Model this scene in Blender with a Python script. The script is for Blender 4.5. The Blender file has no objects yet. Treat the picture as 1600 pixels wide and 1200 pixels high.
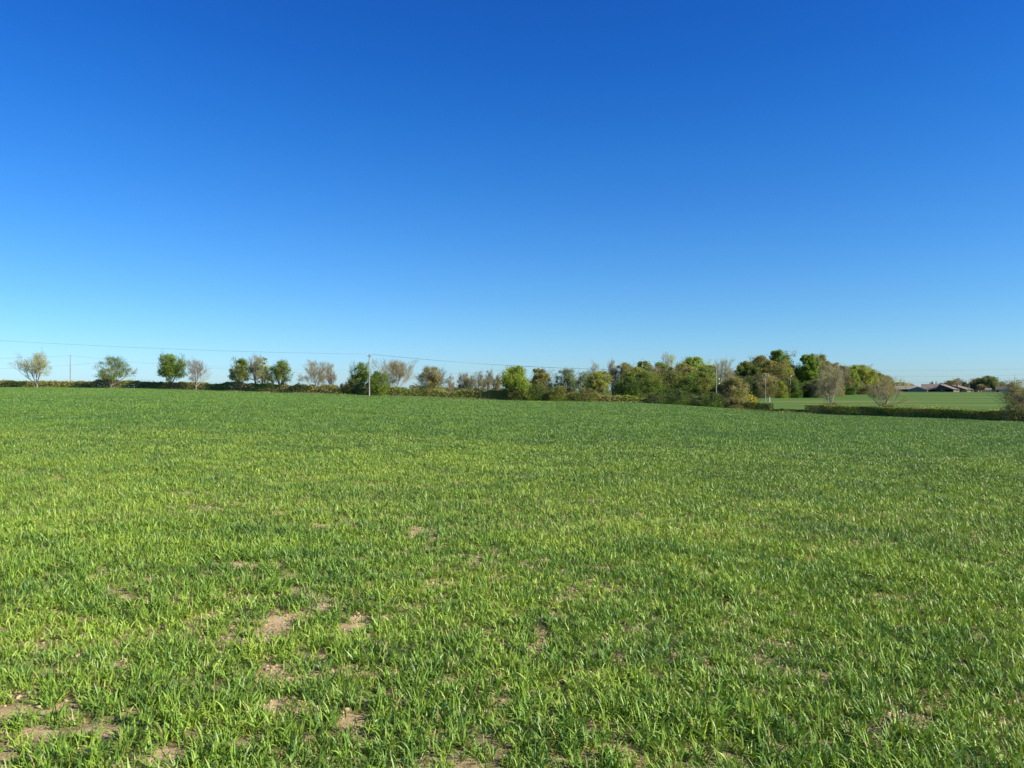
import bpy, math
import numpy as np
from mathutils import Vector

# ------------------------------------------------------------------ camera, sky, sun, exposure
scene = bpy.context.scene
C = scene.collection
F = 1202.0                       # focal length in photograph pixels (1600 wide)
EYE = 1.6
cam_d = bpy.data.cameras.new("camera")
cam_d.sensor_width = 36.0
cam_d.lens = 36.0 * F / 1600.0
cam_d.clip_start = 0.05
cam_d.clip_end = 20000
cam = bpy.data.objects.new("camera", cam_d)
cam.location = (0, 0, EYE)
cam.rotation_euler = (math.radians(90), 0, 0)
C.objects.link(cam)
scene.camera = cam

SUN_EL, SUN_AZ = math.radians(31), math.radians(110)      # azimuth measured from +Y (view direction) towards +X
world = bpy.data.worlds.new("World")
scene.world = world
world.use_nodes = True
wn = world.node_tree
wn.nodes.clear()
wo = wn.nodes.new('ShaderNodeOutputWorld')
bg = wn.nodes.new('ShaderNodeBackground')
sky = wn.nodes.new('ShaderNodeTexSky')
sky.sky_type = 'NISHITA'
sky.sun_disc = False
sky.sun_elevation = SUN_EL
sky.sun_rotation = SUN_AZ
sky.altitude = 50
sky.air_density = 1.0
sky.dust_density = 0.2
sky.ozone_density = 2.5
tcw = wn.nodes.new('ShaderNodeTexCoord')
sep = wn.nodes.new('ShaderNodeSeparateXYZ')
rmp = wn.nodes.new('ShaderNodeValToRGB')           # colour correction by true elevation (z of the direction)
SKY_STOPS = [(0.0, (.47, .74, 1.16)), (0.03, (.42, .71, 1.14)), (0.07, (.355, .67, 1.04)), (0.109, (.305, .635, 1.02)), (0.172, (0.235, 0.60, 1.04)),
             (0.245, (0.165, 0.555, 1.06)), (0.316, (0.112, 0.505, 1.07)), (0.388, (0.082, 0.45, 1.07)), (0.442, (0.074, 0.42, 1.06)),
             (0.56, (.09, .35, .74)), (0.75, (.16, .32, .52)), (1.0, (.18, .32, .50))]  # stops above the view, toned to shape the skylight fill
rmp.color_ramp.elements[1].position = SKY_STOPS[-1][0]; rmp.color_ramp.elements[1].color = (*SKY_STOPS[-1][1], 1)
rmp.color_ramp.elements[0].position = 0.0; rmp.color_ramp.elements[0].color = (*SKY_STOPS[0][1], 1)
for p_, c_ in SKY_STOPS[1:-1]:
    rmp.color_ramp.elements.new(p_).color = (*c_, 1)
mulc = wn.nodes.new('ShaderNodeMix'); mulc.data_type = 'RGBA'; mulc.blend_type = 'MULTIPLY'
mulc.inputs[0].default_value = 1.0
wn.links.new(tcw.outputs['Generated'], sep.inputs[0])
wn.links.new(sep.outputs['Z'], rmp.inputs[0])
wn.links.new(sky.outputs[0], mulc.inputs[6])
wn.links.new(rmp.outputs[0], mulc.inputs[7])
wn.links.new(mulc.outputs[2], bg.inputs[0])
bg.inputs[1].default_value = 0.10
wn.links.new(bg.outputs[0], wo.inputs[0])

sun_d = bpy.data.lights.new("sun", 'SUN')
sun_d.energy = 5.0
sun_d.angle = math.radians(0.5)
sun_d.color = (1.0, 0.93, 0.80)
sun = bpy.data.objects.new("sun", sun_d)
sdir = Vector((math.sin(SUN_AZ) * math.cos(SUN_EL), math.cos(SUN_AZ) * math.cos(SUN_EL), math.sin(SUN_EL)))
sun.rotation_euler = sdir.to_track_quat('Z', 'Y').to_euler()
C.objects.link(sun)
scene.view_settings.view_transform = 'Standard'
scene.view_settings.look = 'None'
scene.view_settings.exposure = 0.6
scene.view_settings.gamma = 1.0

# ------------------------------------------------------------------ helpers
RS = np.random.default_rng(7)
_tab = np.random.default_rng(99).random((256, 256))

def vnoise(x, y, s, o=0):
    """value noise 0..1, feature size s"""
    x = np.asarray(x, float) / s + 37.3 * (o + 1); y = np.asarray(y, float) / s + 91.7 * (o + 1)
    xi = np.floor(x).astype(int); yi = np.floor(y).astype(int)
    fx = x - xi; fy = y - yi
    fx = fx * fx * (3 - 2 * fx); fy = fy * fy * (3 - 2 * fy)
    a = _tab[xi & 255, yi & 255]; b = _tab[(xi + 1) & 255, yi & 255]
    c = _tab[xi & 255, (yi + 1) & 255]; d = _tab[(xi + 1) & 255, (yi + 1) & 255]
    return (a * (1 - fx) + b * fx) * (1 - fy) + (c * (1 - fx) + d * fx) * fy

def sstep(a, b, x):
    t = np.clip((x - a) / (b - a), 0, 1)
    return t * t * (3 - 2 * t)

# far edge of the crop field: bearing (photo column), depth in metres, photo row
EDGE = np.array([(-250, 196, 603.5), (0, 190, 605), (220, 185, 607), (420, 176, 613.5), (600, 170, 618.8), (800, 166, 626),
                 (1000, 161, 629.5), (1100, 158, 635), (1200, 152, 643.3), (1290, 146, 647.5), (1400, 130, 651.5),
                 (1600, 106, 659), (1850, 86, 668)], float)
E_t = (EDGE[:, 0] - 800) / F
E_d = EDGE[:, 1]
E_z = EYE - (EDGE[:, 2] - 600) / F * E_d

def edge_depth(t): return np.interp(t, E_t, E_d)

def ground(x, y):
    x = np.asarray(x, float); y = np.asarray(y, float)
    r = np.hypot(x, y) + 1e-6
    az = np.arctan2(x, y)
    azc = np.clip(az, math.atan(E_t[0]), math.atan(E_t[-1]))
    t = np.tan(azc)
    d = r * np.cos(azc)
    ye = np.interp(t, E_t, E_d); ze = np.interp(t, E_t, E_z)
    zf = np.interp(t, [-0.8, -0.3, 0.1, 0.3, 0.8], [-0.6, -1.6, -3.6, -4.1, -4.1])
    back = sstep(-0.4, 0.6, np.cos(az))
    k = np.clip(d / ye, 0, 1)
    z = ze * k * back
    z = z + (zf - ze) * sstep(0, 70, d - ye - 4) * back
    z = z - 0.02 * np.clip(r - 640, 0, None)
    # soil relief, only as strong as cultivated ground
    near = np.clip(1.5 - r / 60, 0, 1)
    z = z + near * ((vnoise(x, y, 0.45, 1) - .5) * 0.035 + (vnoise(x, y, 1.7, 2) - .5) * 0.05) * np.clip(r / 1.5, 0, 1)
    return z

def gz(x, y): return float(ground(np.array([x]), np.array([y]))[0])

def at(px, row, d):
    return Vector(((px - 800) / F * d, d, EYE + (600 - row) / F * d))

def node_mat(name):
    m = bpy.data.materials.new(name); m.use_nodes = True
    nt = m.node_tree; nt.nodes.clear()
    out = nt.nodes.new('ShaderNodeOutputMaterial')
    return m, nt, out

def leaf_mat(name, trans=0.3, rough=0.55, spec=0.3, tint=(1, 1, 1)):
    m, nt, out = node_mat(name)
    at_ = nt.nodes.new('ShaderNodeAttribute'); at_.attribute_name = 'col'
    p = nt.nodes.new('ShaderNodeBsdfPrincipled')
    p.inputs['Roughness'].default_value = rough
    p.inputs['Specular IOR Level'].default_value = spec
    tr = nt.nodes.new('ShaderNodeBsdfTranslucent')
    mc = nt.nodes.new('ShaderNodeMix'); mc.data_type = 'RGBA'; mc.blend_type = 'MULTIPLY'
    mc.inputs[0].default_value = 1; mc.inputs[7].default_value = (*tint, 1)
    nt.links.new(at_.outputs['Color'], p.inputs['Base Color'])
    nt.links.new(at_.outputs['Color'], mc.inputs[6])
    nt.links.new(mc.outputs[2], tr.inputs[0])
    mx = nt.nodes.new('ShaderNodeMixShader'); mx.inputs[0].default_value = trans
    nt.links.new(p.outputs[0], mx.inputs[1]); nt.links.new(tr.outputs[0], mx.inputs[2])
    nt.links.new(mx.outputs[0], out.inputs[0])
    return m

def noisy_mat(name, c1, c2, scale=3.0, rough=0.8, bump=0.0, stretch=(1, 1, 1), metal=0.0):
    m, nt, out = node_mat(name)
    tc = nt.nodes.new('ShaderNodeTexCoord'); mp = nt.nodes.new('ShaderNodeMapping')
    mp.inputs['Scale'].default_value = stretch
    n = nt.nodes.new('ShaderNodeTexNoise'); n.inputs['Scale'].default_value = scale; n.inputs['Detail'].default_value = 6
    r = nt.nodes.new('ShaderNodeValToRGB')
    r.color_ramp.elements[0].position = .35; r.color_ramp.elements[1].position = .65
    r.color_ramp.elements[0].color = (*c1, 1); r.color_ramp.elements[1].color = (*c2, 1)
    p = nt.nodes.new('ShaderNodeBsdfPrincipled'); p.inputs['Roughness'].default_value = rough
    p.inputs['Metallic'].default_value = metal; p.inputs['Specular IOR Level'].default_value = .5 if metal else .15
    nt.links.new(tc.outputs['Object'], mp.inputs[0]); nt.links.new(mp.outputs[0], n.inputs[0])
    nt.links.new(n.outputs[0], r.inputs[0]); nt.links.new(r.outputs[0], p.inputs['Base Color'])
    if bump:
        b = nt.nodes.new('ShaderNodeBump'); b.inputs['Strength'].default_value = bump; b.inputs['Distance'].default_value = .02
        nt.links.new(n.outputs[0], b.inputs['Height']); nt.links.new(b.outputs[0], p.inputs['Normal'])
    nt.links.new(p.outputs[0], out.inputs[0])
    return m

def quad_mesh(name, V, Q, mat, col=None, parent=None, smooth=False):
    """one mesh object from numpy verts (n,3) and quads (m,4)"""
    V = np.ascontiguousarray(V, np.float32); Q = np.ascontiguousarray(Q, np.int32)
    me = bpy.data.meshes.new(name)
    me.vertices.add(len(V)); me.vertices.foreach_set('co', V.ravel())
    me.loops.add(Q.size); me.loops.foreach_set('vertex_index', Q.ravel())
    me.polygons.add(len(Q))
    me.polygons.foreach_set('loop_start', np.arange(0, Q.size, 4, dtype=np.int32))
    me.polygons.foreach_set('loop_total', np.full(len(Q), 4, np.int32))
    if smooth: me.polygons.foreach_set('use_smooth', np.ones(len(Q), bool))
    me.update(calc_edges=True)
    if col is not None:
        a = me.color_attributes.new('col', 'FLOAT_COLOR', 'POINT')
        c4 = np.ones((len(V), 4), np.float32); c4[:, :3] = np.clip(col, 0, 1)
        a.data.foreach_set('color', c4.ravel())
    me.materials.append(mat)
    o = bpy.data.objects.new(name, me); C.objects.link(o)
    if parent: o.parent = parent
    return o

def pymesh(name, V, Fs, mat, parent=None):
    me = bpy.data.meshes.new(name); me.from_pydata([tuple(v) for v in V], [], Fs); me.update()
    me.materials.append(mat)
    o = bpy.data.objects.new(name, me); C.objects.link(o)
    if parent: o.parent = parent
    return o

def tag(o, label=None, cat=None, group=None, kind=None):
    if label: o['label'] = label
    if cat: o['category'] = cat
    if group: o['group'] = group
    if kind: o['kind'] = kind
    return o

def empty(name, loc):
    o = bpy.data.objects.new(name, None); C.objects.link(o); o.location = loc
    o.empty_display_size = 0.5
    return o

# ------------------------------------------------------------------ materials
def ground_material():
    m, nt, out = node_mat('field_ground')
    L = nt.links.new; N = nt.nodes.new
    tc = N('ShaderNodeTexCoord')
    def noise(scale, detail=6, rough=.6):
        n = N('ShaderNodeTexNoise'); n.inputs['Scale'].default_value = scale; n.inputs['Detail'].default_value = detail
        n.inputs['Roughness'].default_value = rough; L(tc.outputs['Object'], n.inputs[0]); return n
    def ramp(src, stops):
        r = N('ShaderNodeValToRGB'); e = r.color_ramp.elements
        e[0].position, e[0].color = stops[0][0], (*stops[0][1], 1)
        e[1].position, e[1].color = stops[-1][0], (*stops[-1][1], 1)
        for p, c in stops[1:-1]:
            k = e.new(p); k.color = (*c, 1)
        L(src, r.inputs[0]); return r
    soil = ramp(noise(9, 9, .7).outputs[0], [(.3, (.37, .26, .145)), (.5, (.57, .425, .235)), (.7, (.70, .55, .335))])
    green = ramp(noise(2.2, 8, .7).outputs[0], [(.3, (.028, .038, .012)), (.5, (.050, .070, .018)), (.72, (.13, .125, .045))])  # undergrowth colour, darkened to put shade into the gaps between shoots
    at_ = N('ShaderNodeAttribute'); at_.attribute_name = 'cover'
    mx = N('ShaderNodeMix'); mx.data_type = 'RGBA'
    L(at_.outputs['Fac'], mx.inputs[0]); L(soil.outputs[0], mx.inputs[6]); L(green.outputs[0], mx.inputs[7])
    # neighbouring land beyond the hedges: smooth green crop with paler worn streaks
    mp = N('ShaderNodeMapping'); mp.inputs['Scale'].default_value = (.010, .055, .05); mp.inputs['Rotation'].default_value = (0, 0, .35)
    L(tc.outputs['Object'], mp.inputs[0])
    fn = N('ShaderNodeTexNoise'); fn.inputs['Scale'].default_value = 1.0; fn.inputs['Detail'].default_value = 5; L(mp.outputs[0], fn.inputs[0])
    far = ramp(fn.outputs[0], [(.34, (.062, .145, .028)), (.46, (.085, .168, .032)), (.56, (.118, .185, .036)), (.66, (.18, .20, .058))])
    a2 = N('ShaderNodeAttribute'); a2.attribute_name = 'beyond'
    m2 = N('ShaderNodeMix'); m2.data_type = 'RGBA'
    L(a2.outputs['Fac'], m2.inputs[0]); L(mx.outputs[2], m2.inputs[6]); L(far.outputs[0], m2.inputs[7])
    p = N('ShaderNodeBsdfPrincipled'); p.inputs['Roughness'].default_value = .95; p.inputs['Specular IOR Level'].default_value = .1
    L(m2.outputs[2], p.inputs['Base Color'])
    b = N('ShaderNodeBump'); b.inputs['Strength'].default_value = 1; b.inputs['Distance'].default_value = .03
    L(noise(14, 10, .75).outputs[0], b.inputs['Height']); L(b.outputs[0], p.inputs['Normal'])
    L(p.outputs[0], out.inputs[0])
    return m

M_ground = ground_material()
M_crop = leaf_mat('crop_leaf', .16, .45, .34, (1.4, 1.3, .6))
M_leaf = leaf_mat('tree_leaf', .35, .6, .25, (1.15, 1.2, .7))
M_twig = leaf_mat('twig', .0, .85, .15)
M_clod = noisy_mat('soil_clod', (.33, .235, .135), (.60, .46, .29), 12, .95, .3)
M_bark = noisy_mat('bark', (.10, .085, .065), (.24, .21, .17), 6, .9, .3)
M_bark_grey = noisy_mat('pale_bark', (.22, .20, .17), (.40, .37, .32), 6, .9, .3)
M_pole = noisy_mat('weathered_pole_wood', (.27, .25, .22), (.40, .375, .33), 3, .85, .2, (1, 1, .1))
M_steel = noisy_mat('galvanised_steel', (.20, .21, .22), (.32, .33, .34), 8, .5, 0, (1, 1, 1), .6)
M_ceramic = noisy_mat('white_insulator', (.72, .72, .70), (.82, .82, .80), 5, .3)
M_wire = noisy_mat('dull_cable', (.08, .09, .10), (.12, .13, .14), 2, .6)

# ------------------------------------------------------------------ bare patches (measured spots where the soil shows)
SPOTS = []
for px, row, rx, ry in [(10, 1180, 95, 45), (430, 968, 30, 22), (545, 972, 30, 18), (440, 1098, 40, 22), (540, 1122, 40, 20),
                        (850, 995, 22, 36), (300, 1062, 24, 18), (200, 1108, 34, 18), (720, 1188, 34, 18), (1282, 1024, 24, 16),
                        (532, 814, 26, 7), (655, 824, 42, 9), (100, 838, 34, 9), (862, 1062, 22, 14), (75, 1062, 26, 14), (165, 1160, 34, 18),
                        (1060, 965, 20, 12), (1420, 1095, 34, 22), (380, 790, 40, 7), (205, 1045, 30, 14), (120, 1150, 50, 20),
                        (640, 935, 34, 10), (1340, 875, 30, 8), (750, 718, 40, 5), (455, 900, 30, 9), (95, 1115, 40, 18), (620, 800, 30, 6),
                        (1090, 870, 26, 8), (1555, 1085, 26, 14), (1000, 1180, 26, 14), (1380, 1120, 34, 14), (330, 962, 34, 12), (30, 1120, 45, 18)]:
    d = EYE * F / (row - 600); x = (px - 800) / F * d
    SPOTS.append((x, d, rx / F * d, ry / F * d * d / EYE))

def cover(x, y):
    """0 bare soil .. 1 full crop"""
    c = np.ones_like(x, float)
    w = vnoise(x, y, .16, 5) * .45 + vnoise(x, y, .06, 6) * .55
    for sx, sy, rx, ry in SPOTS:
        q = np.hypot((x - sx) / rx, (y - sy) / ry) + (w - .5) * 2.5 + .22 + .35 * (sy > 7)
        c = np.minimum(c, .12 + .88 * sstep(.45, 1.25, q))
    n = vnoise(x, y, .5, 8) * .45 + vnoise(x, y, .17, 9) * .55
    left = .35 + .65 * sstep(2.5, -1.5, x)
    c = c * (1 - (.55 * left) * sstep(.36, .20, n) * sstep(30, 6, y))
    f = vnoise(x, y, .075, 10)
    c = c * (1 - .5 * sstep(.45, .25, f) * sstep(26, 8, y))
    return c

# ------------------------------------------------------------------ ground sheet
def build_ground():
    azf = np.radians(np.arange(-46, 46.01, .25))
    azb = np.radians(np.arange(49, 312, 3.0))
    az = np.concatenate([azf, azb]); na = len(az)
    r = [0.25]
    while r[-1] < 9000: r.append(r[-1] * (1.018 if r[-1] > 1.5 else 1.15))
    r = np.array(r); nr = len(r)
    A, R = np.meshgrid(az, r)
    X = R * np.sin(A); Y = R * np.cos(A); Z = ground(X, Y)
    V = np.stack([X, Y, Z], -1).reshape(-1, 3)
    i = np.arange(nr - 1)[:, None]; j = np.arange(na)[None, :]; j2 = (j + 1) % na
    Q = np.stack([i * na + j, i * na + j2, (i + 1) * na + j2, (i + 1) * na + j], -1).reshape(-1, 4)[:, ::-1]
    # centre cap
    V = np.vstack([V, [[0, 0, 0]]]); c = len(V) - 1
    cap = np.array([[c, k + 0, (k + 1) % na, (k + 2) % na] for k in range(0, na - 1, 2)])[:, ::-1]
    Q = np.vstack([Q, cap])
    o = quad_mesh('field_ground', V, Q, M_ground, smooth=True)
    me = o.data
    x, y = V[:, 0], V[:, 1]
    cv = cover(x, y)
    rr = np.hypot(x, y)
    g = .92 * sstep(.25, .9, cv) * (.62 + .38 * sstep(8, 22, rr))
    t = np.tan(np.clip(np.arctan2(x, y), -.75, .75))
    by = sstep(1, 3, rr * np.cos(np.arctan(t)) - edge_depth(t))
    for nm, v in (('cover', g), ('beyond', by)):
        a = me.attributes.new(nm, 'FLOAT', 'POINT'); a.data.foreach_set('value', v.astype(np.float32))
    tag(o, kind='structure')
build_ground()

# ------------------------------------------------------------------ the young cereal crop
def strips(base, az, pitch, bend, length, width, seg, twist):
    """curved tapering leaves: returns verts, quads"""
    n = len(az)
    s = np.linspace(0, 1, seg + 1)
    prof = {1: np.array([1., .18]), 2: np.array([.7, 1., .1]), 4: np.array([.5, .95, 1., .7, .08])}[seg]
    P = np.zeros((n, seg + 1, 3)); P[:, 0] = base
    for k in range(1, seg + 1):
        ph = pitch - bend * (s[k] - .5 / seg) ** 1.3
        st = (length / seg)[:, None]
        P[:, k] = P[:, k - 1] + st * np.stack([np.cos(ph) * np.sin(az), np.cos(ph) * np.cos(az), np.sin(ph)], -1)
    sv = np.stack([np.cos(az + twist), -np.sin(az + twist), np.sin(twist) * .6], -1)
    W = width[:, None, None] * .5 * prof[None, :, None] * sv[:, None, :]
    V = np.stack([P - W, P + W], 2).reshape(-1, 3)
    b = (np.arange(n) * (seg + 1) * 2)[:, None] + (np.arange(seg) * 2)[None, :]
    Q = np.stack([b, b + 1, b + 3, b + 2], -1).reshape(-1, 4)
    return V, Q

def build_crop():
    rng = np.random.default_rng(11)
    D0 = 860.0
    TMAX = .80
    wlo = (1 + (1.7 / 10) ** 2) ** .25; whi = (1 + 20.0 ** 2) ** .25
    N = int(2 * TMAX * D0 * 200 * (whi - wlo))
    w = rng.uniform(wlo, whi, N)
    y = 10 * np.sqrt(w ** 4 - 1)
    t = rng.uniform(-TMAX, TMAX, N)
    x = y * t
    keep = (y < edge_depth(t) - .8) & (rng.random(N) < cover(x, y))
    x, y = x[keep], y[keep]
    n = len(x)
    dens = (1 + (y / 10) ** 2) ** -.75
    wsc = (1 / dens) ** .57
    vig = .70 + .5 * vnoise(x, y, .8, 12) + .25 * vnoise(x, y, .22, 13)       # vigour of a plant
    vig *= .60 + .40 * sstep(.2, .95, cover(x, y))
    hue = .44 + (vnoise(x, y, .35, 20) - .5) * .36 + (vnoise(x, y, 1.1, 14) - .5) * .28 + (vnoise(x, y, 3.7, 15) - .5) * .10 + rng.normal(0, 1, n) * (.13 - .08 * sstep(14, 45, y)) + .05 * sstep(2, -4, x) * sstep(40, 10, y) - .06 * sstep(4, 12, y) - .19 * sstep(9, 36, y)  # hue deepens with distance, standing in for the far blades' missing self-shade
    big = vnoise(x, y * .5, 11, 16) * .6 + vnoise(x, y * .5, 30, 17) * .4
    z = ground(x, y)
    Vs, Qs, Cs, off = [], [], [], 0
    zones = [(0, 8.5, 4, 9), (8.5, 26, 2, 6), (26, 400, 1, 3)]
    for lo, hi, seg, nl in zones:
        m = (y >= lo) & (y < hi)
        k = m.sum()
        idx = np.repeat(np.nonzero(m)[0], nl)
        nn = len(idx)
        order = np.tile(np.arange(nl), k) / max(nl - 1, 1)          # 0 inner upright .. 1 outer lying
        az = rng.uniform(0, 2 * np.pi, nn)
        pitch = np.radians(84 - 38 * order ** 1.2 + rng.normal(0, 9, nn))
        bend = np.radians(rng.uniform(10, 75, nn) + 55 * (rng.random(nn) < .25))
        L = (.093 * vig[idx]) * rng.uniform(.42, 1.25, nn) * (1 - .25 * order)
        if seg == 1: L = L * 1.1; pitch = np.clip(pitch, np.radians(35), None)
        Wd = rng.uniform(.0042, .0080, nn) * wsc[idx] * vig[idx] ** .5
        if seg == 1: Wd *= 1.15
        spread = .016 * wsc[idx] if seg < 4 else np.full(nn, .014)
        bx = x[idx] + rng.normal(0, 1, nn) * spread; by = y[idx] + rng.normal(0, 1, nn) * spread
        bz = z[idx] - .004
        tw = rng.normal(0, .5, nn)
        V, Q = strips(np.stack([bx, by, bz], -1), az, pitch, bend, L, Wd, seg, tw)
        # leaf colours: blue-green vigorous leaves and shade-toned far ones, lime thin ones, a few yellowed or dry at the base
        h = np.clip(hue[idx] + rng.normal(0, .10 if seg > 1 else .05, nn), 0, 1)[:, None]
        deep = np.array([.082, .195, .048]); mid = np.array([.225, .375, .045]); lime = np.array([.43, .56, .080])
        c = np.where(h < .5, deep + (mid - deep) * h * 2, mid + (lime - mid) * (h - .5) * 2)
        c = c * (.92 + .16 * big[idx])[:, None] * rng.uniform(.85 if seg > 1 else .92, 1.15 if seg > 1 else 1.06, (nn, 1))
        dry = rng.random(nn) < (.012 + .20 * (order > .85) * (rng.random(nn) < .8))
        c[dry] = np.array([.34, .27, .11]) * rng.uniform(.6, 1.1, (dry.sum(), 1))
        cc = np.repeat(c, (seg + 1) * 2, 0).reshape(nn, seg + 1, 2, 3)
        g = np.linspace(0, 1, seg + 1)[None, :, None, None]
        pale = np.array([1.12, 1.02, .95])
        cc = cc * (1 + (pale - 1) * (1 - g))
        if seg > 1:                                              # scorched tips on some leaves
            tp = rng.random(nn) < .22
            cc[tp, -1] = np.array([.46, .36, .14]); 
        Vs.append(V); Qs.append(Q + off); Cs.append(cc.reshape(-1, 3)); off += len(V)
    # plant litter lying on the soil: short dead straws close by
    nn = 26000
    yy = rng.uniform(1.8, 12, nn) ** 1; tt = rng.uniform(-.8, .8, nn); xx = yy * tt
    V, Q = strips(np.stack([xx, yy, ground(xx, yy) + .006], -1), rng.uniform(0, 6.28, nn), rng.normal(.05, .12, nn), rng.uniform(0, .4, nn),
                  rng.uniform(.02, .08, nn), rng.uniform(.002, .004, nn), 2, rng.normal(0, .3, nn))
    Vs.append(V); Qs.append(Q + off); Cs.append(np.repeat(np.array([[.42, .34, .2]]) * rng.uniform(.5, 1.2, (nn, 1)), 6, 0)); off += len(V)
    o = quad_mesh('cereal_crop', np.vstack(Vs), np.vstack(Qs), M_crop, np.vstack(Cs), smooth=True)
    tag(o, 'short green young cereal crop covering the whole near field', 'crop', kind='stuff')
build_crop()

def clods():
    rng = np.random.default_rng(3)
    n = 26000
    y = rng.uniform(1.9, 3.6, n) ** 2 * .95 + .3; y = np.where(y > 12, rng.uniform(2, 9, n), y); x = y * rng.uniform(-.8, .8, n)
    r = np.clip(rng.lognormal(-5.2, .5, n), .002, .015)
    c = np.stack([x, y, ground(x, y) + r * .25], -1)
    cube = np.array([(-1, -1, -1), (1, -1, -1), (1, 1, -1), (-1, 1, -1), (-.7, -.7, .8), (.7, -.7, .8), (.7, .7, .8), (-.7, .7, .8)]) * .8
    V = c[:, None] + (cube[None] + rng.normal(0, .22, (n, 8, 3))) * r[:, None, None] * np.array([1.15, 1.15, .75])
    q = np.array([(0, 3, 2, 1), (4, 5, 6, 7), (0, 1, 5, 4), (1, 2, 6, 5), (2, 3, 7, 6), (3, 0, 4, 7)])
    Q = (np.arange(n) * 8)[:, None, None] + q[None]
    o = quad_mesh('soil_clods', V.reshape(-1, 3), Q.reshape(-1, 4), M_clod)
    tag(o, 'crumbs and small clods of pale tan soil between the shoots', 'soil', kind='stuff')
clods()

# ------------------------------------------------------------------ trees and bushes
def tubes(S, E, r0, r1, sides):
    """tapered prisms for many segments at once"""
    n = len(S)
    d = E - S; L = np.linalg.norm(d, axis=1, keepdims=True) + 1e-9; d = d / L
    ref = np.where(np.abs(d[:, 2:3]) < .9, np.array([[0, 0, 1.]]), np.array([[1., 0, 0]]))
    u = np.cross(d, ref); u /= np.linalg.norm(u, axis=1, keepdims=True)
    v = np.cross(d, u)
    a = np.linspace(0, 2 * np.pi, sides, endpoint=False)
    ring = np.cos(a)[None, :, None] * u[:, None, :] + np.sin(a)[None, :, None] * v[:, None, :]
    V = np.stack([S[:, None] + ring * r0[:, None, None], E[:, None] + ring * r1[:, None, None]], 1).reshape(-1, 3)
    b = (np.arange(n) * 2 * sides)[:, None]; k = np.arange(sides)[None, :]; k2 = (k + 1) % sides
    Q = np.stack([b + k, b + k2, b + sides + k2, b + sides + k], -1).reshape(-1, 4)
    return V, Q

def skeleton(rng, stems, trunk, levels, kids, fan, up, ratio):
    """branching skeleton in unit height; returns list of levels (S, E)"""
    a = rng.uniform(0, 2 * np.pi, stems) + np.arange(stems) * 2.4
    th = np.abs(rng.normal(0, fan * (.25 if stems == 1 else .8), stems))
    D = np.stack([np.sin(th) * np.cos(a), np.sin(th) * np.sin(a), np.cos(th)], -1)
    S = np.zeros((stems, 3)); S[:, :2] = rng.normal(0, .02, (stems, 2)) * (stems > 1)
    Ln = np.full(stems, trunk) * rng.uniform(.8, 1.2, stems)
    out = []
    for lv in range(levels):
        E = S + D * Ln[:, None]
        out.append((S.copy(), E.copy()))
        if lv == levels - 1: break
        k = kids[min(lv, len(kids) - 1)]
        n = len(S)
        par = np.repeat(np.arange(n), k)
        m = n * k
        along = np.where(np.tile(np.arange(k), n) == 0, 1.0, rng.uniform(.45, 1.0, m))
        S2 = S[par] + (E - S)[par] * along[:, None]
        ref = rng.normal(0, 1, (m, 3))
        perp = np.cross(D[par], ref); perp /= np.linalg.norm(perp, axis=1, keepdims=True)
        ang = np.abs(rng.normal(fan, fan * .35, m)); ang[np.tile(np.arange(k), n) == 0] *= .45
        if lv == 0 and stems == 1:                     # the main limbs fan out evenly round the trunk
            aa = np.arange(m) * 2 * np.pi / m * 1.0 + rng.uniform(0, 6.28) + rng.normal(0, .25, m)
            perp = np.stack([np.cos(aa), np.sin(aa), np.zeros(m)], -1)
            ang = fan * rng.permutation(np.linspace(.35, 1.9, m)); ang[0] *= .3
        D2 = D[par] * np.cos(ang)[:, None] + perp * np.sin(ang)[:, None]
        D2[:, 2] += up; D2 /= np.linalg.norm(D2, axis=1, keepdims=True)
        l0 = .34 if lv == 0 else None
        Ln = (np.full(m, .34) if lv == 0 else Ln[par] * ratio) * rng.uniform(.7, 1.2, m)
        S, D = S2, D2
    return out

STY = {   # stems, trunk, levels, kids, fan, up, ratio, leaves, leaf size, jitter, twig radius
    'bare':   dict(stems=1, trunk=.09, levels=6, kids=[6, 4, 4, 3, 3], fan=.52, up=.16, ratio=.66, leaves=2600, ls=.12, jit=.14, tw=.012),
    'bud':    dict(stems=1, trunk=.09, levels=6, kids=[7, 4, 4, 3, 2], fan=.55, up=.12, ratio=.68, leaves=4200, ls=.10, jit=.16, tw=.012),
    'sparse': dict(stems=1, trunk=.09, levels=5, kids=[7, 5, 4, 4], fan=.55, up=.12, ratio=.66, leaves=4200, ls=.15, jit=.20, tw=.015),
    'dense':  dict(stems=1, trunk=.09, levels=5, kids=[7, 5, 4, 3], fan=.66, up=.08, ratio=.66, leaves=8000, ls=.19, jit=.30, tw=.015),
    'bush':   dict(stems=7, trunk=.10, levels=5, kids=[4, 4, 3, 3], fan=.66, up=.04, ratio=.70, leaves=6500, ls=.16, jit=.30, tw=.014),
    'scrub':  dict(stems=7, trunk=.14, levels=5, kids=[4, 4, 4, 3], fan=.50, up=.14, ratio=.68, leaves=5600, ls=.13, jit=.22, tw=.014),
}
TREE_GAIN = 1.55
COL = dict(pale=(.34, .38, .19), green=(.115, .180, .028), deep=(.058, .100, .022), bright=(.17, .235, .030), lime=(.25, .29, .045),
           olive=(.185, .185, .048), brown=(.20, .172, .070), pink=(.26, .23, .17), grey=(.26, .245, .18), bluegreen=(.09, .15, .07),
           yellow=(.75, .55, .03), tan=(.28, .24, .12))

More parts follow.
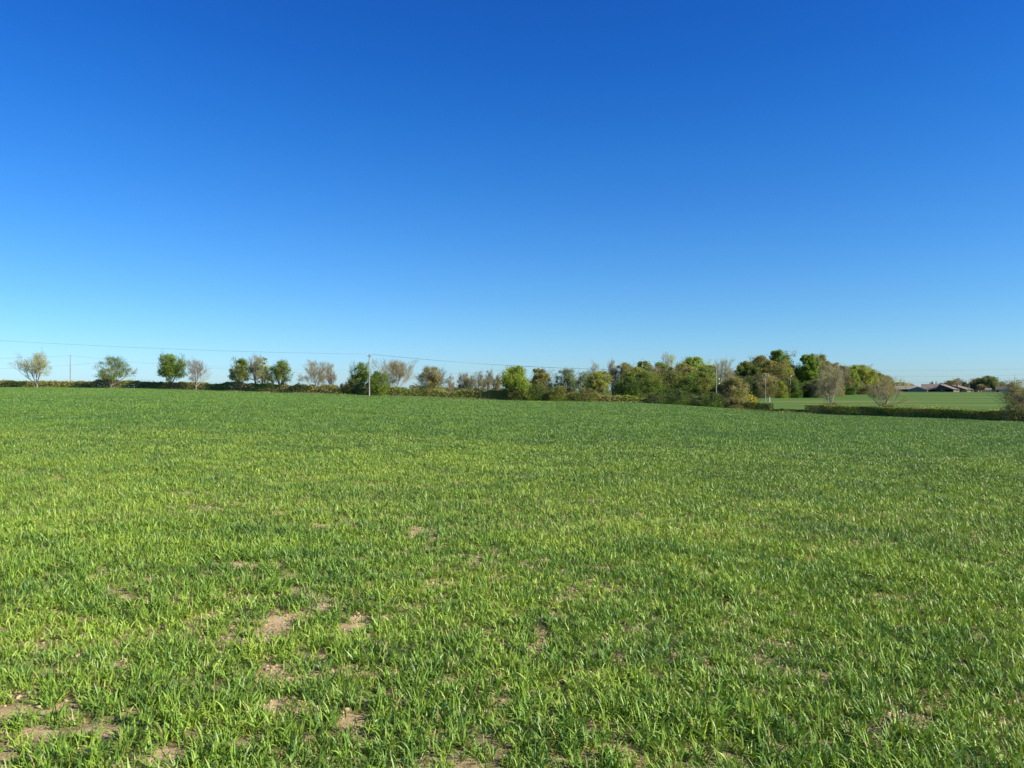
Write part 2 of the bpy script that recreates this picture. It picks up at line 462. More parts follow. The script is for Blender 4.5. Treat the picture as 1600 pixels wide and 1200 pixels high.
def tree(name, px, hw, top, d, style, c1, c2, label, cat='tree', group=None, seed=None, bark='dark', dens=1.0, base=None, lean=0.0):
    rng = np.random.default_rng(seed if seed is not None else int(px * 13 + top * 7 + d))
    P = STY[style]
    x = (px - 800) / F * d
    zb = gz(x, d) if base is None else base
    H = EYE + (600 - top) / F * d - zb
    Wd = 2 * hw / F * d
    sk = skeleton(rng, P['stems'], P['trunk'], P['levels'], P['kids'], P['fan'], P['up'], P['ratio'])
    tips = np.vstack([e for _, e in sk[-2:]])
    sx = (Wd / 2) / ((np.percentile(tips[:, 0], 98) - np.percentile(tips[:, 0], 2)) / 2 + 1e-6)
    sz = H / (np.percentile(tips[:, 2], 98 if style in ('bare', 'bud', 'sparse') else 99.6) + 1e-6) * .985
    sc = np.array([sx, sx, sz])
    mx = (np.percentile(tips[:, 0], 3) + np.percentile(tips[:, 0], 97)) / 2
    def warp(p):
        q = p * sc
        f = np.clip(p[:, 2:3] / (tips[:, 2].max()), 0, 1)
        q[:, 0:1] -= mx * sx * f - lean * Wd * f
        return q
    root = empty(name, (x, d, zb))
    tag(root, label, cat, group)
    # limbs
    Vs, Qs, off = [], [], 0
    tv, tq, toff = [], [], 0
    rad = .024 * H ** .9 / (P['stems'] ** .45) + .02
    nl = len(sk)
    tw = P['tw'] * (d / 170) ** .5
    for lv, (S, E) in enumerate(sk):
        S, E = warp(S), warp(E)
        ra = max(rad * .52 ** lv, tw); rb = max(rad * .52 ** (lv + .8), tw * .6)
        sides = 6 if lv < 2 else 3
        V, Q = tubes(S, E, np.full(len(S), ra), np.full(len(S), rb), sides)
        if lv < nl - 2 or nl <= 4:
            Vs.append(V); Qs.append(Q + off); off += len(V)
        else:
            tv.append(V); tq.append(Q + toff); toff += len(V)
    V = np.vstack(Vs); V[:, 2] = np.where(V[:, 2] < .05, V[:, 2] - .25, V[:, 2])
    quad_mesh('trunk', V, np.vstack(Qs), M_bark_grey if bark == 'pale' else M_bark, parent=root)
    # crown: fine twigs and leaves
    c1 = np.array(COL[c1]) * TREE_GAIN; c2 = np.array(COL[c2]) * TREE_GAIN
    twc = (np.array([.40, .36, .32]) if bark == 'pale' else np.array([.17, .14, .10]))
    Vt = np.vstack(tv); Qt = np.vstack(tq)
    col = [np.tile(twc, (len(Vt), 1)) * rng.uniform(.8, 1.2, (len(Vt), 1))]
    n = int(P['leaves'] * dens * (1.0 if style == 'bare' else 2.0) * max(.5, min(2.2, (H * Wd / 38.0) ** .6)))
    lvls = sk[-3:] if style in ('dense', 'bush') else sk[-2:]
    S = np.vstack([s for s, _ in lvls]); E = np.vstack([e for _, e in lvls])
    S, E = warp(S), warp(E)
    k = rng.integers(0, len(S), n)
    f = rng.random(n)[:, None]
    c = S[k] * (1 - f) + E[k] * f + rng.normal(0, P['jit'] * (H / 6.5) ** .7, (n, 3))
    if style in ('bush', 'scrub'):
        m = int(n * .35)                                   # skirts reaching the ground
        rr = np.sqrt(rng.random(m)); aa = rng.uniform(0, 6.283, m)
        c[:m] = np.stack([rr * np.cos(aa) * Wd * .46, rr * np.sin(aa) * Wd * .46, rng.random(m) ** 1.2 * H * .55 * (1 - .5 * rr ** 3)], -1)
        c[:m, 2] *= .75 + .5 * vnoise(c[:m, 0] + px, c[:m, 1], 1.2, 3)
    if True:                          # leafy lobes on the main limbs
        m = int(n * (.66 if style == 'dense' else .5 if style in ('bush', 'sparse') else .62 if (d > 250 or style == 'scrub') else .42)); i0 = n - m
        nlo = 38
        q = rng.normal(0, 1, (nlo, 3)); q /= np.linalg.norm(q, axis=1, keepdims=True)
        q *= (rng.random((nlo, 1)) ** .28); q[:4, 2] = rng.uniform(.86, 1.0, 4); q[:4, :2] *= .5
        lr = rng.uniform(.06, .17, nlo) * min(Wd, H * 1.2)
        zc = .48 if style == 'bush' else .58
        lo = np.stack([q[:, 0] * np.maximum(Wd * .52 - lr, .1), q[:, 1] * np.maximum(Wd * .5 - lr, .1),
                       H * zc + q[:, 2] * np.maximum(H * (1 - zc) - lr * .85, .1)], -1)
        j = rng.integers(0, len(lo), m)
        dv = rng.normal(0, 1, (m, 3)); dv /= np.linalg.norm(dv, axis=1, keepdims=True)
        dv[:, 2] *= .85
        c[i0:] = lo[j] + dv * (lr[j] * (.50 + .55 * rng.random(m) + .28 * rng.normal(0, 1, m)))[:, None]
    hi_ = c[:, 2] > H * (1.0 + .03 * rng.normal(0, 1, n)); c[hi_, 2] = H * rng.uniform(.35, .95, hi_.sum())
    c[:, 2] = np.maximum(c[:, 2], .05)
    size = P['ls'] * (1.0 if style == 'bare' else .78) * (d / 170) ** .5 * (H / 6.5) ** .25 * rng.uniform(.6, 1.35, n)
    u = rng.normal(0, 1, (n, 3)); u /= np.linalg.norm(u, axis=1, keepdims=True)
    v = np.cross(u, rng.normal(0, 1, (n, 3))); v /= np.linalg.norm(v, axis=1, keepdims=True)
    if style == 'bare':                                     # twigs instead of leaves
        out_ = c - np.array([0, 0, H * .3]); u = u * .6 + out_ / (np.linalg.norm(out_, axis=1, keepdims=True) + .01)
        u = u * size[:, None] * 2.6; v = v * size[:, None] * .16
    else:
        u = u * size[:, None] * .75; v = v * size[:, None] * .5
    Vl = np.stack([c - u, c + v, c + u, c - v], 1).reshape(-1, 3)
    Ql = np.arange(n * 4).reshape(n, 4)
    # clump colour: neighbouring leaves share a tone
    cl = vnoise(c[:, 0] + px, c[:, 1] + c[:, 2] * 1.7, max(.6, Wd * .14), 4)
    w = np.clip(sstep(.35, .65, cl) * .95 + rng.normal(0, .18, n), 0, 1)[:, None]
    lc = (c1 * (1 - w) + c2 * w) * rng.uniform(.75, 1.25, (n, 1))
    col.append(np.repeat(lc, 4, 0))
    o = quad_mesh('crown', np.vstack([Vt, Vl]), np.vstack([Qt, Ql + len(Vt)]), M_leaf, np.vstack(col), parent=root)
    return root

G_ROW = 'trees along the hedge on the far side of the field'
G_WOOD = 'trees of the wood right of centre'
G_FARM = 'trees around the distant farm'
#     name, px, half width, top row, depth, style, colours, label
T = [
 ('hedgerow_tree', 58, 26, 549, 186, 'bud', 'pale', 'tan', 'leftmost tree, fan-shaped and pale with new buds, growing from the hedge', 'pale', 1.1),
 ('hedgerow_tree', 173, 24, 556, 184, 'sparse', 'green', 'olive', 'loose fan-shaped tree with thin green leaf, just right of the plain pole on the left', 'dark', .55),
 ('hedgerow_tree', 267, 24, 552.5, 183, 'sparse', 'green', 'bright', 'well-leaved green tree touching a bare pinkish tree on its right', 'dark', 1.05),
 ('bare_tree', 306, 15, 561, 181, 'bare', 'pink', 'grey', 'small bare pinkish-grey tree beside the well-leaved green tree at left', 'pale', 1.0),
 ('hedgerow_tree', 377, 17, 559, 179, 'sparse', 'olive', 'green', 'olive rounded tree at the left end of a close group of four', 'dark', .8),
 ('bare_tree', 400, 11, 555, 182, 'bare', 'pink', 'grey', 'slim bare tree showing between two leafing trees in the group of four', 'pale', 1.0),
 ('hedgerow_tree', 412, 12, 557.5, 179, 'sparse', 'olive', 'pale', 'narrow thinly leaved tree, third in the close group of four', 'pale', .55),
 ('hedgerow_tree', 438, 18, 562, 178, 'sparse', 'green', 'olive', 'green tree at the right end of the close group of four', 'dark', .8),
 ('bare_tree', 495, 22, 563, 176, 'bare', 'pink', 'tan', 'wide bare pinkish tree with fanned branches left of the tall pole', 'pale', 1.4),
 ('bare_tree', 517, 7, 567, 178, 'bare', 'pink', 'grey', 'thin upright bare tree right beside the wide bare pinkish one', 'pale', 1.0),
 ('bush', 551, 11, 584, 174, 'bush', 'green', 'deep', 'small green bush left of the tree behind the tall pole', 'dark', .6),
 ('hedgerow_tree', 566, 17, 565.5, 175, 'sparse', 'green', 'bright', 'green tree standing directly behind the tall pole with the crossarm', 'dark', .85),
 ('bush', 592, 19, 579, 172, 'bush', 'bright', 'green', 'bright green bush just right of the tall pole', 'dark', 1.2),
 ('bare_tree', 617, 29, 561.5, 176, 'bare', 'pink', 'tan', 'large rounded bare tree right of the bright green bush', 'pale', 2.2),
 ('hedgerow_tree', 675, 25, 571, 173, 'scrub', 'olive', 'tan', 'dense olive-brown half-leaved tree between two bare ones', 'dark', 1.5),
 ('bare_tree', 704, 8, 587, 178, 'bare', 'tan', 'grey', 'small bare sapling right of the dense olive-brown tree', 'pale', 1.0),
 ('bare_tree', 727, 13, 583, 180, 'bare', 'grey', 'brown', 'low grey bare tree, left one of the brown thicket in mid row', 'dark', 2.4),
 ('bare_tree', 747, 15, 580, 177, 'bud', 'brown', 'tan', 'brown budding tree in the middle of the mid-row thicket', 'dark', .7),
 ('bare_tree', 762, 9, 578, 181, 'bare', 'pink', 'grey', 'tallest grey bare tree at the right of the mid-row thicket', 'pale', 1.3),
 ('bare_tree', 776, 8, 586, 176, 'bare', 'brown', 'tan', 'little brown bare tree against the dense bright green round tree', 'dark', 2.0),
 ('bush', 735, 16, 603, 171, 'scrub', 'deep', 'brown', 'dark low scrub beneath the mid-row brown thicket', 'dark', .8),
 ('hedgerow_tree', 804, 22, 571, 169, 'dense', 'bright', 'lime', 'dense round bright green tree, the fullest in the middle of the row', 'dark', 1.4),
 ('bush', 806, 22, 600, 168, 'bush', 'bright', 'olive', 'green bush at the foot of the dense round bright green tree', 'dark', .9),
 ('hedgerow_tree', 843, 21, 574.5, 171, 'dense', 'olive', 'brown', 'brown-green rounded tree right of the dense bright green one', 'dark', .7),
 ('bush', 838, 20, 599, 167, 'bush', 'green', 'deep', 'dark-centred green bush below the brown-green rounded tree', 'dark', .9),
 ('hedgerow_tree', 884, 20, 575, 170, 'sparse', 'bluegreen', 'olive', 'grey-green tree tapering to a peak, right of the brown-green rounded tree', 'pale', .8),
 ('bush', 872, 20, 602, 166, 'bush', 'olive', 'bright', 'yellowish-green bush in front of the peaked grey-green tree', 'dark', .9),
 ('hedgerow_tree', 912, 12, 580, 172, 'sparse', 'bluegreen', 'green', 'thin see-through grey-green tree beside the yellow-topped one', 'pale', .45),
 ('bare_tree', 931, 14, 567, 184, 'bare', 'grey', 'pink', 'bare grey tree rising behind the yellow-topped tree', 'pale', 1.0),
 ('hedgerow_tree', 937, 19, 578, 168, 'dense', 'lime', 'brown', 'yellow-green topped tree with a rusty brown lower crown', 'dark', .8),
 ('bush', 915, 22, 605, 165, 'bush', 'olive', 'green', 'low mixed bush in front of the thin grey-green tree', 'dark', .8),
 ('bare_tree', 958, 9, 562.5, 182, 'bare', 'grey', 'pink', 'tall slender bare grey tree with a pale stem left of the dark copse', 'pale', 1.0),
 ('copse_tree', 976, 18, 565, 180, 'scrub', 'brown', 'olive', 'brown half-bare crown at the left end of the copse skyline', 'dark', 1.3),
 ('copse_tree', 1006, 15, 564, 184, 'dense', 'olive', 'green', 'small olive green crown on the skyline of the copse, left part', 'dark', .8),
 ('copse_tree', 1021, 16, 571, 176, 'scrub', 'brown', 'pink', 'russet brown crown in front of the small olive skyline crown', 'dark', 1.4),
 ('bush', 985, 24, 587, 168, 'bush', 'deep', 'green', 'dark green bush at the left corner of the copse', 'dark', 1.5),
 ('bush', 1014, 26, 578, 170, 'bush', 'olive', 'green', 'broad olive-green bush in the left half of the copse front', 'dark', 1.6),
 ('bare_tree', 1048, 17, 552, 190, 'bare', 'grey', 'pale', 'bare grey tree rising highest above the copse, left of the lime crown', 'pale', 1.2),
 ('copse_tree', 1085, 21, 557, 184, 'dense', 'lime', 'bright', 'lime green crown in the middle of the copse skyline', 'dark', 1.0),
 ('bare_tree', 1127, 22, 559, 188, 'bare', 'grey', 'pink', 'wide bare grey tree at the right end of the copse skyline', 'pale', 1.4),
 ('copse_tree', 1111, 14, 569, 182, 'scrub', 'brown', 'olive', 'brown crown below the wide bare grey tree', 'dark', 1.3),
 ('bush', 1052, 24, 577, 173, 'bush', 'green', 'olive', 'yellowish green bush in the centre of the copse front', 'dark', 1.4),
 ('bush', 1094, 38, 580, 170, 'bush', 'green', 'olive', 'largest bush of the copse, olive green, standing left of the pole with two round insulators', 'dark', 2.4),
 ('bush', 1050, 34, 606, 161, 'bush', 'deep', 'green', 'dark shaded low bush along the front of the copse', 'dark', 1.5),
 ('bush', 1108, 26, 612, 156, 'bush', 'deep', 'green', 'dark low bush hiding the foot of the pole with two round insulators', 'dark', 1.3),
 ('bush', 1147, 22, 587, 166, 'scrub', 'tan', 'olive', 'pale brown twiggy bush at the right end of the copse', 'dark', 1.8),
 ('bush', 1146, 14, 620, 155, 'scrub', 'brown', 'olive', 'low brown bush at the foot of the pale twiggy bush', 'dark', .9),
 ('bush', 1173, 10, 616, 168, 'scrub', 'yellow', 'lime', 'yellow flowering bush between the copse and the clipped hedge', 'dark', .9),
 ('copse_tree', 1034, 20, 566, 178, 'dense', 'olive', 'green', 'olive crown filling the copse below the highest bare grey tree', 'dark', 1.0),
 ('copse_tree', 1068, 20, 567, 176, 'dense', 'olive', 'brown', 'brownish olive crown just left of the lime green crown', 'dark', 1.0),
 ('copse_tree', 1104, 18, 572, 174, 'dense', 'green', 'olive', 'mid green crown between the lime green crown and the pole at the copse', 'dark', 1.0),
 ('copse_tree', 994, 18, 572, 174, 'dense', 'olive', 'lime', 'yellowish olive crown above the dark green corner bush of the copse', 'dark', 1.0),
 ('wood_tree', 1178, 16, 572, 326, 'dense', 'olive', 'deep', 'dusky olive crown low between the two leftmost crowns of the wood', 'dark', 1.0),
 ('wood_tree', 1203, 18, 562, 328, 'dense', 'olive', 'brown', 'brown-olive crown in front of the highest tree of the wood', 'dark', 1.0),
 ('wood_tree', 1284, 18, 564, 334, 'dense', 'olive', 'brown', 'olive shoulder crown below the rusty brown crown', 'dark', 1.0),
 ('wood_tree', 1352, 18, 574, 432, 'dense', 'lime', 'olive', 'pale olive crown joining the yellow-green dome to the sloping brown-green tree', 'dark', 1.0),
 ('wood_tree', 1164, 20, 564, 330, 'dense', 'deep', 'olive', 'dark green tree at the left end of the wood', 'dark', 1.2),
 ('wood_tree', 1189, 20, 555, 335, 'dense', 'olive', 'brown', 'olive brown round crown left of the highest tree of the wood', 'dark', 1.0),
 ('wood_tree', 1216, 21, 546, 338, 'dense', 'green', 'olive', 'highest tree of the wood, green with a peaked top', 'dark', 1.1),
 ('wood_tree', 1228, 14, 562, 330, 'dense', 'lime', 'brown', 'yellow-green crown on the right shoulder of the highest tree', 'dark', .8),
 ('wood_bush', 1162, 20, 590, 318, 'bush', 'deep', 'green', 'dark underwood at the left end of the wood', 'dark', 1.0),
 ('wood_bush', 1196, 20, 583, 316, 'scrub', 'tan', 'olive', 'pale brown twiggy undergrowth behind the pole with three insulators', 'dark', 1.6),
 ('wood_bush', 1218, 14, 594, 314, 'bush', 'lime', 'olive', 'yellow-green bush at the foot of the highest tree', 'dark', 1.0),
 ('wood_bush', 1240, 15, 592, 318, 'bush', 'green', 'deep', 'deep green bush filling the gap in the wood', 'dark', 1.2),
 ('wood_tree', 1238, 8, 570, 336, 'bare', 'brown', 'pink', 'narrow brown tree on the left side of the gap in the wood', 'dark', 2.5),
 ('wood_tree', 1264, 18, 553, 330, 'dense', 'bright', 'green', 'bright green tree just right of the gap in the wood', 'dark', 1.3),
 ('wood_tree', 1278, 17, 551.5, 345, 'scrub', 'brown', 'olive', 'rusty brown crown showing behind the bright green tree', 'dark', 1.2),
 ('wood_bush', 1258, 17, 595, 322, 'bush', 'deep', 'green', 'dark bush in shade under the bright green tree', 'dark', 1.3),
 ('wood_bush', 1279, 14, 592, 318, 'scrub', 'tan', 'brown', 'fawn twiggy bush right of the dark shaded bush', 'dark', 1.5),
 ('wood_tree', 1300, 17, 566, 360, 'scrub', 'brown', 'pink', 'reddish brown bare crown behind the white-stemmed tree', 'dark', 1.4),
 ('wood_tree', 1318, 13, 570, 410, 'scrub', 'brown', 'olive', 'dull brown tree left of the yellow-green dome', 'dark', 1.4),
 ('wood_tree', 1338, 20, 569.5, 440, 'dense', 'olive', 'lime', 'yellow-green domed tree in the right part of the wood', 'dark', 1.0),
 ('wood_tree', 1333, 9, 577, 420, 'dense', 'bright', 'lime', 'small bright lime tree in front of the yellow-green dome', 'dark', .9),
 ('wood_tree', 1362, 18, 577, 450, 'dense', 'olive', 'brown', 'brown-green tree sloping down at the right of the wood', 'dark', 1.0),
 ('wood_tree', 1380, 15, 586, 455, 'scrub', 'brown', 'olive', 'lowest brown tree at the right end of the wood', 'dark', 1.6),
 ('wood_bush', 1345, 22, 598, 425, 'scrub', 'brown', 'olive', 'brown thicket along the foot of the right part of the wood', 'dark', 1.8),
 ('wood_bush', 1322, 14, 600, 405, 'bush', 'green', 'deep', 'green low bush right of the white-stemmed tree', 'dark', 1.0),
 ('hedgerow_tree', 1297, 22, 569, 151, 'bare', 'pink', 'tan', 'bare tree with pale stems rising from the left part of the clipped hedge', 'pale', 1.6),
 ('hedgerow_tree', 1383, 24, 589, 136, 'bare', 'tan', 'brown', 'low spreading bare brown tree rising from the middle of the clipped hedge', 'pale', 1.5),
 ('bush', 1594, 30, 590, 107, 'scrub', 'olive', 'tan', 'half-leaved olive bush at the right edge of the photograph', 'dark', .9),
 ('bush', 1300, 12, 628, 148, 'bush', 'olive', 'deep', 'ivy-dark bush round the foot of the pale-stemmed bare tree', 'dark', .7),
 ('bush', 1388, 12, 632, 134, 'bush', 'bright', 'olive', 'bright green shrub at the foot of the spreading bare brown tree', 'dark', .6),
 ('farm_tree', 1484, 11, 594, 640, 'scrub', 'brown', 'olive', 'brown domed tree behind the middle barn roofs', 'dark', 1.5),
 ('farm_tree', 1496, 9, 591, 660, 'bare', 'grey', 'pink', 'bare grey tree over the middle barn roofs', 'pale', 1.5),
 ('farm_tree', 1457, 7, 596, 660, 'bare', 'grey', 'brown', 'small bare tree over the left barn roofs', 'pale', 1.5),
 ('farm_tree', 1507, 6, 596, 640, 'bush', 'bluegreen', 'grey', 'small bluish tree left of the thin farm pole', 'dark', .8),
 ('farm_tree', 1527, 14, 590, 610, 'scrub', 'brown', 'olive', 'broad brown tree left of the green tree at the farm', 'dark', 2.0),
 ('farm_tree', 1545, 14, 587, 600, 'dense', 'bluegreen', 'olive', 'rounded grey-green tree, the tallest at the farm', 'dark', 1.2),
 ('farm_tree', 1533, 9, 600, 585, 'scrub', 'brown', 'tan', 'small brown tree in front of the grey-green farm tree', 'dark', 1.2),
 ('farm_tree', 1567, 7, 596, 650, 'bare', 'grey', 'brown', 'bare tree behind the long low shed', 'pale', 1.5),
 ('farm_tree', 1580, 9, 599, 640, 'scrub', 'brown', 'olive', 'brown tree behind the right end of the long low shed', 'dark', 1.4),
]
for (nm, px, hw, top, d, sty, c1, c2, lab, bark, dens) in T:
    if 955 < px < 1400 and not nm.startswith('hedgerow') and sty != 'bare':
        dens *= 1.3
        if not 1212 < px < 1272: hw *= 1.2
    elif sty == 'sparse': hw *= 1.04; dens *= 1.5
    elif sty in ('dense', 'bush') and px < 955: hw *= 1.05; dens *= 1.15
    grp = G_FARM if nm.startswith('farm') else G_WOOD if nm.startswith('wood') else G_ROW if ('hedgerow' in nm or 'bare' in nm) else 'bushes and copse trees on the far field edge'
    tree(nm, px, hw, top, d, sty, c1, c2, lab, 'bush' if 'bush' in nm else 'tree', grp, bark=bark, dens=dens)
for px, w_, tp, lb in ((467, 3, 597.5, 'tiny dark skyline tree alone, just left of the wide bare pinkish tree'),
                       (534, 3, 598.5, 'smallest tiny dark skyline tree, right of the thin upright bare tree'),
                       (541, 4, 596.5, 'taller tiny dark skyline tree against the small green bush'),
                       (549, 3, 597, 'tiny dark far tree half hidden behind the small green bush')):
    tree('distant_tree', px, w_, tp, 620, 'bush', 'deep', 'bluegreen', lb, 'tree', 'tiny dark trees on the skyline left of the tall pole', dens=.25, base=-3)

# ------------------------------------------------------------------ hedges
def hedge(name, pts, height, thick, pal, n_per_m, ls, label, top_noise=.25, seed=1, front=0.0, group='hedges round the field', clump=1.6, box=False):
    """pts: (photo column, depth); a leafy wall of many small leaves over a woody core"""
    rng = np.random.default_rng(seed)
    P = np.array([((px - 800) / F * d, d) for px, d in pts])
    seg = np.diff(P, axis=0); L = np.hypot(seg[:, 0], seg[:, 1]); cum = np.concatenate([[0], np.cumsum(L)])
    tot = cum[-1]
    org = P[0]; z0 = gz(*org)
    root = empty(name, (org[0], org[1], z0)); tag(root, label, 'hedge', group)
    def pos(s, off):
        x = np.interp(s, cum, P[:, 0]); y = np.interp(s, cum, P[:, 1])
        k = np.clip(np.searchsorted(cum, s) - 1, 0, len(seg) - 1)
        nx = -seg[k, 1] / L[k]; ny = seg[k, 0] / L[k]
        return x + nx * off, y + ny * off
    n = int(tot * n_per_m)
    s = rng.uniform(0, tot, n); o = rng.normal(0, 1, n) if not box else rng.uniform(-1.6, 1.6, n)
    h = height if np.isscalar(height) else np.interp(s, np.linspace(0, tot, len(height)), height)
    top = h * (1 - top_noise + 2 * top_noise * (vnoise(s, s * 0, clump * 2, seed) * .6 + vnoise(s, s * 0 + 5, clump * .6, seed + 1) * .4))
    f = rng.random(n) ** (.75 if not box else .9)
    edge = rng.random(n) < (.55 if box else .3)
    if box:
        w = thick * .5 * np.where(edge, np.sign(o) * (1 + rng.normal(0, .06, n)), o / 1.6)
        f = np.where(~edge & (rng.random(n) < .6), 1 - np.abs(rng.normal(0, .04, n)), f)
    else:
        w = np.clip(o, -2.2, 2.2) * thick * .30 * np.sqrt(np.clip(1.25 - f, .1, 1))
    x, y = pos(s, w)
    zz = ground(x, y)
    c = np.stack([x, y, zz + .04 + f * top * (1 + .25 * (rng.random(n) < .012)) + rng.normal(0, .04, n)], -1) - np.array([org[0], org[1], z0])
    size = ls * rng.uniform(.6, 1.4, n)
    u = rng.normal(0, 1, (n, 3)); u /= np.linalg.norm(u, axis=1, keepdims=True)
    v = np.cross(u, rng.normal(0, 1, (n, 3))); v /= np.linalg.norm(v, axis=1, keepdims=True)
    u = u * size[:, None] * .7; v = v * size[:, None] * .5
    V = np.stack([c - u, c + v, c + u, c - v], 1).reshape(-1, 3)
    q = vnoise(s, w * 2 + f * 2, clump * 1.5, seed + 2) * .55 + vnoise(s, s * 0, clump * 5, seed + 3) * .45
    q = np.clip((q - .22) / .56 + rng.normal(0, .10, n), 0, .999) * (len(pal) - 1)
    i = np.floor(q).astype(int); fr = (q - i)[:, None]
    PC = np.array([COL[p] for p in pal]) * TREE_GAIN * 1.2; PC = np.vstack([PC, PC[-1:]])
    cc = (PC[i] * (1 - fr) + PC[i + 1] * fr) * rng.uniform(.7, 1.25, (n, 1))
    quad_mesh('foliage', V, np.arange(4 * n).reshape(n, 4), M_leaf, np.repeat(cc, 4, 0), parent=root)
    # woody stems
    m = int(tot * 11)
    s = rng.uniform(0, tot, m); x, y = pos(s, rng.normal(0, thick * .15, m)); zb = ground(x, y) - .1
    S = np.stack([x, y, zb], -1) - np.array([org[0], org[1], z0])
    hh = np.interp(s, np.linspace(0, tot, len(height)), height) if not np.isscalar(height) else np.full(m, height)
    E = S + np.stack([rng.normal(0, .18, m), rng.normal(0, .18, m), hh * rng.uniform(.7, 1.12 + top_noise * .6, m)], -1)
    V, Q = tubes(S, E, np.full(m, .028), np.full(m, .009), 4)
    quad_mesh('stems', V, Q, M_bark, parent=root)
    return root

def edge_pts(pxs, off): return [(p, float(edge_depth((p - 800) / F)) + off) for p in pxs]

hedge('roadside_hedge', edge_pts([-240, -120, 0, 110, 220, 320, 420, 520, 600, 700, 800, 900, 970, 1030], 2.2),
      [1.7, 1.75, 1.75, 1.45, 1.6, 1.75, 1.7, 1.9, 1.9, 1.8, 1.7, 1.9, 1.9, .7], 2.4, ['brown', 'olive', 'bright', 'green', 'tan', 'olive', 'brown', 'olive', 'tan', 'green'], 680, .155,
      'long untrimmed mixed green and brown hedge running along the far left edge of the field', .42, 21)
hedge('clipped_hedge', edge_pts([1148, 1165, 1185, 1207], 1.6), [1.45, 1.5, 1.55, 1.45], 1.7, ['deep', 'olive', 'deep', 'brown'], 900, .12,
      'short clipped hedge ending at the gap, beneath the yellow flowering bush', .07, 31, box=True)
hedge('bramble_strip', edge_pts([1206, 1225, 1245, 1262], 1.4), [.45, .7, .6, .5], 1.2, ['deep', 'green', 'deep', 'brown'], 600, .13,
      'low bramble strip filling the gap between the two clipped hedges', .35, 41)
hedge('clipped_hedge', edge_pts([1259, 1290, 1330, 1380, 1430, 1500, 1560, 1600, 1700, 1840], 1.5), [1.6, 1.55, 1.5, 1.45, 1.45, 1.35, 1.4, 1.5, 1.5, 1.5], 1.8,
      ['deep', 'olive', 'brown', 'green', 'olive', 'deep'], 950, .115, 'long clipped hedge with a flat lit top running to the right edge', .16, 51, box=True, clump=2.6)
hedge('rough_hedge', [(1375, 139), (1420, 131), (1470, 123), (1520, 117), (1600, 110)], [1.9, 1.5, 1.7, 1.2, 1.8], 1.4, ['olive', 'green', 'lime', 'deep'], 300, .12,
      'untrimmed olive shoots showing just over the top of the long clipped hedge', .35, 61)
hedge('skyline_hedge', [(-260, 420), (0, 410), (60, 405), (117, 400)], [4.3, 4.4, 4.0, 3.4], 3.5, ['deep', 'brown', 'deep'], 230, .42,
      'dark level far hedge on the skyline behind the leftmost tree', .08, 71, box=True)
hedge('far_wood', [(1388, 700), (1405, 700), (1420, 705), (1433, 710)], [9.5, 10, 8.5, 4.0], 12, ['brown', 'tan', 'olive', 'brown'], 420, .8,
      'low brown wood on the horizon behind the left-hand barn', .15, 81, clump=3)
hedge('far_hedge', [(1548, 660), (1600, 660), (1700, 660)], [4.5, 5.5, 5.5], 5, ['brown', 'deep', 'olive'], 200, .4,
      'brown far hedge on the skyline behind the long low shed', .3, 85, clump=3)
hedge('hedge_behind', [(640, 235), (700, 232), (780, 230), (900, 228)], [3.4, 3.2, 3.4, 3.6], 3, ['deep', 'brown', 'deep'], 220, .26,
      'dark hedge glimpsed beyond the mid-row brown thicket', .2, 87)

# rough verge grass at the foot of the hedges
def verge():
    rng = np.random.default_rng(5)
    n = 26000
    px = rng.uniform(-220, 1800, n); t = (px - 800) / F
    d = edge_depth(t) + rng.normal(0, .45, n) + .1
    x = t * d
    L = rng.uniform(.15, .42, n) * (.6 + .8 * vnoise(x, d, 3, 2))
    V, Q = strips(np.stack([x, d, ground(x, d)], -1), rng.uniform(0, 6.28, n), np.radians(rng.uniform(60, 90, n)), rng.uniform(.2, .9, n), L,
                  rng.uniform(.03, .06, n), 2, rng.normal(0, .4, n))
    w = np.clip(vnoise(x, d, 4, 9) * 1.4 - .3 + rng.normal(0, .15, n), 0, 1)[:, None]
    c = (np.array([.16, .21, .055]) * (1 - w) + np.array([.36, .31, .16]) * w) * rng.uniform(.8, 1.2, (n, 1))
    o = quad_mesh('verge_grass', V, Q, M_crop, np.repeat(c, 6, 0))
    tag(o, 'rough pale grass along the foot of the field-edge hedges', 'grass', kind='stuff')
verge()

# ------------------------------------------------------------------ power poles and wires
def cyl(p0, p1, r0, r1, sides=12, cap=True):
    p0 = np.array(p0, float); p1 = np.array(p1, float)
    V, Q = tubes(p0[None], p1[None], np.array([r0]), np.array([r1]), sides)
    F_ = [list(map(int, q)) for q in Q]
    if cap: F_.append(list(range(sides))[::-1]); F_.append(list(range(sides, 2 * sides)))
    return [tuple(v) for v in V], F_

def join(parts):
    V, F_ = [], []
    for v, f in parts:
        o = len(V); V += v; F_ += [[i + o for i in q] for q in f]
    return V, F_

def box(cx, cy, cz, sx, sy, sz, rz=0):
    c, s = math.cos(rz), math.sin(rz)
    V = [(cx + c * x * sx / 2 - s * y * sy / 2, cy + s * x * sx / 2 + c * y * sy / 2, cz + z * sz / 2) for x in (-1, 1) for y in (-1, 1) for z in (-1, 1)]
    return V, [[0, 1, 3, 2], [4, 6, 7, 5], [0, 4, 5, 1], [2, 3, 7, 6], [0, 2, 6, 4], [1, 5, 7, 3]]

def insulator(x, y, z, h=.26, r=.075):
    return join([cyl((x, y, z), (x, y, z + h * .3), r * .45, r * .45, 8), cyl((x, y, z + h * .3), (x, y, z + h * .55), r, r * .7, 10),
                 cyl((x, y, z + h * .55), (x, y, z + h * .8), r * .9, r * .6, 10), cyl((x, y, z + h * .8), (x, y, z + h), r * .5, r * .35, 8)])

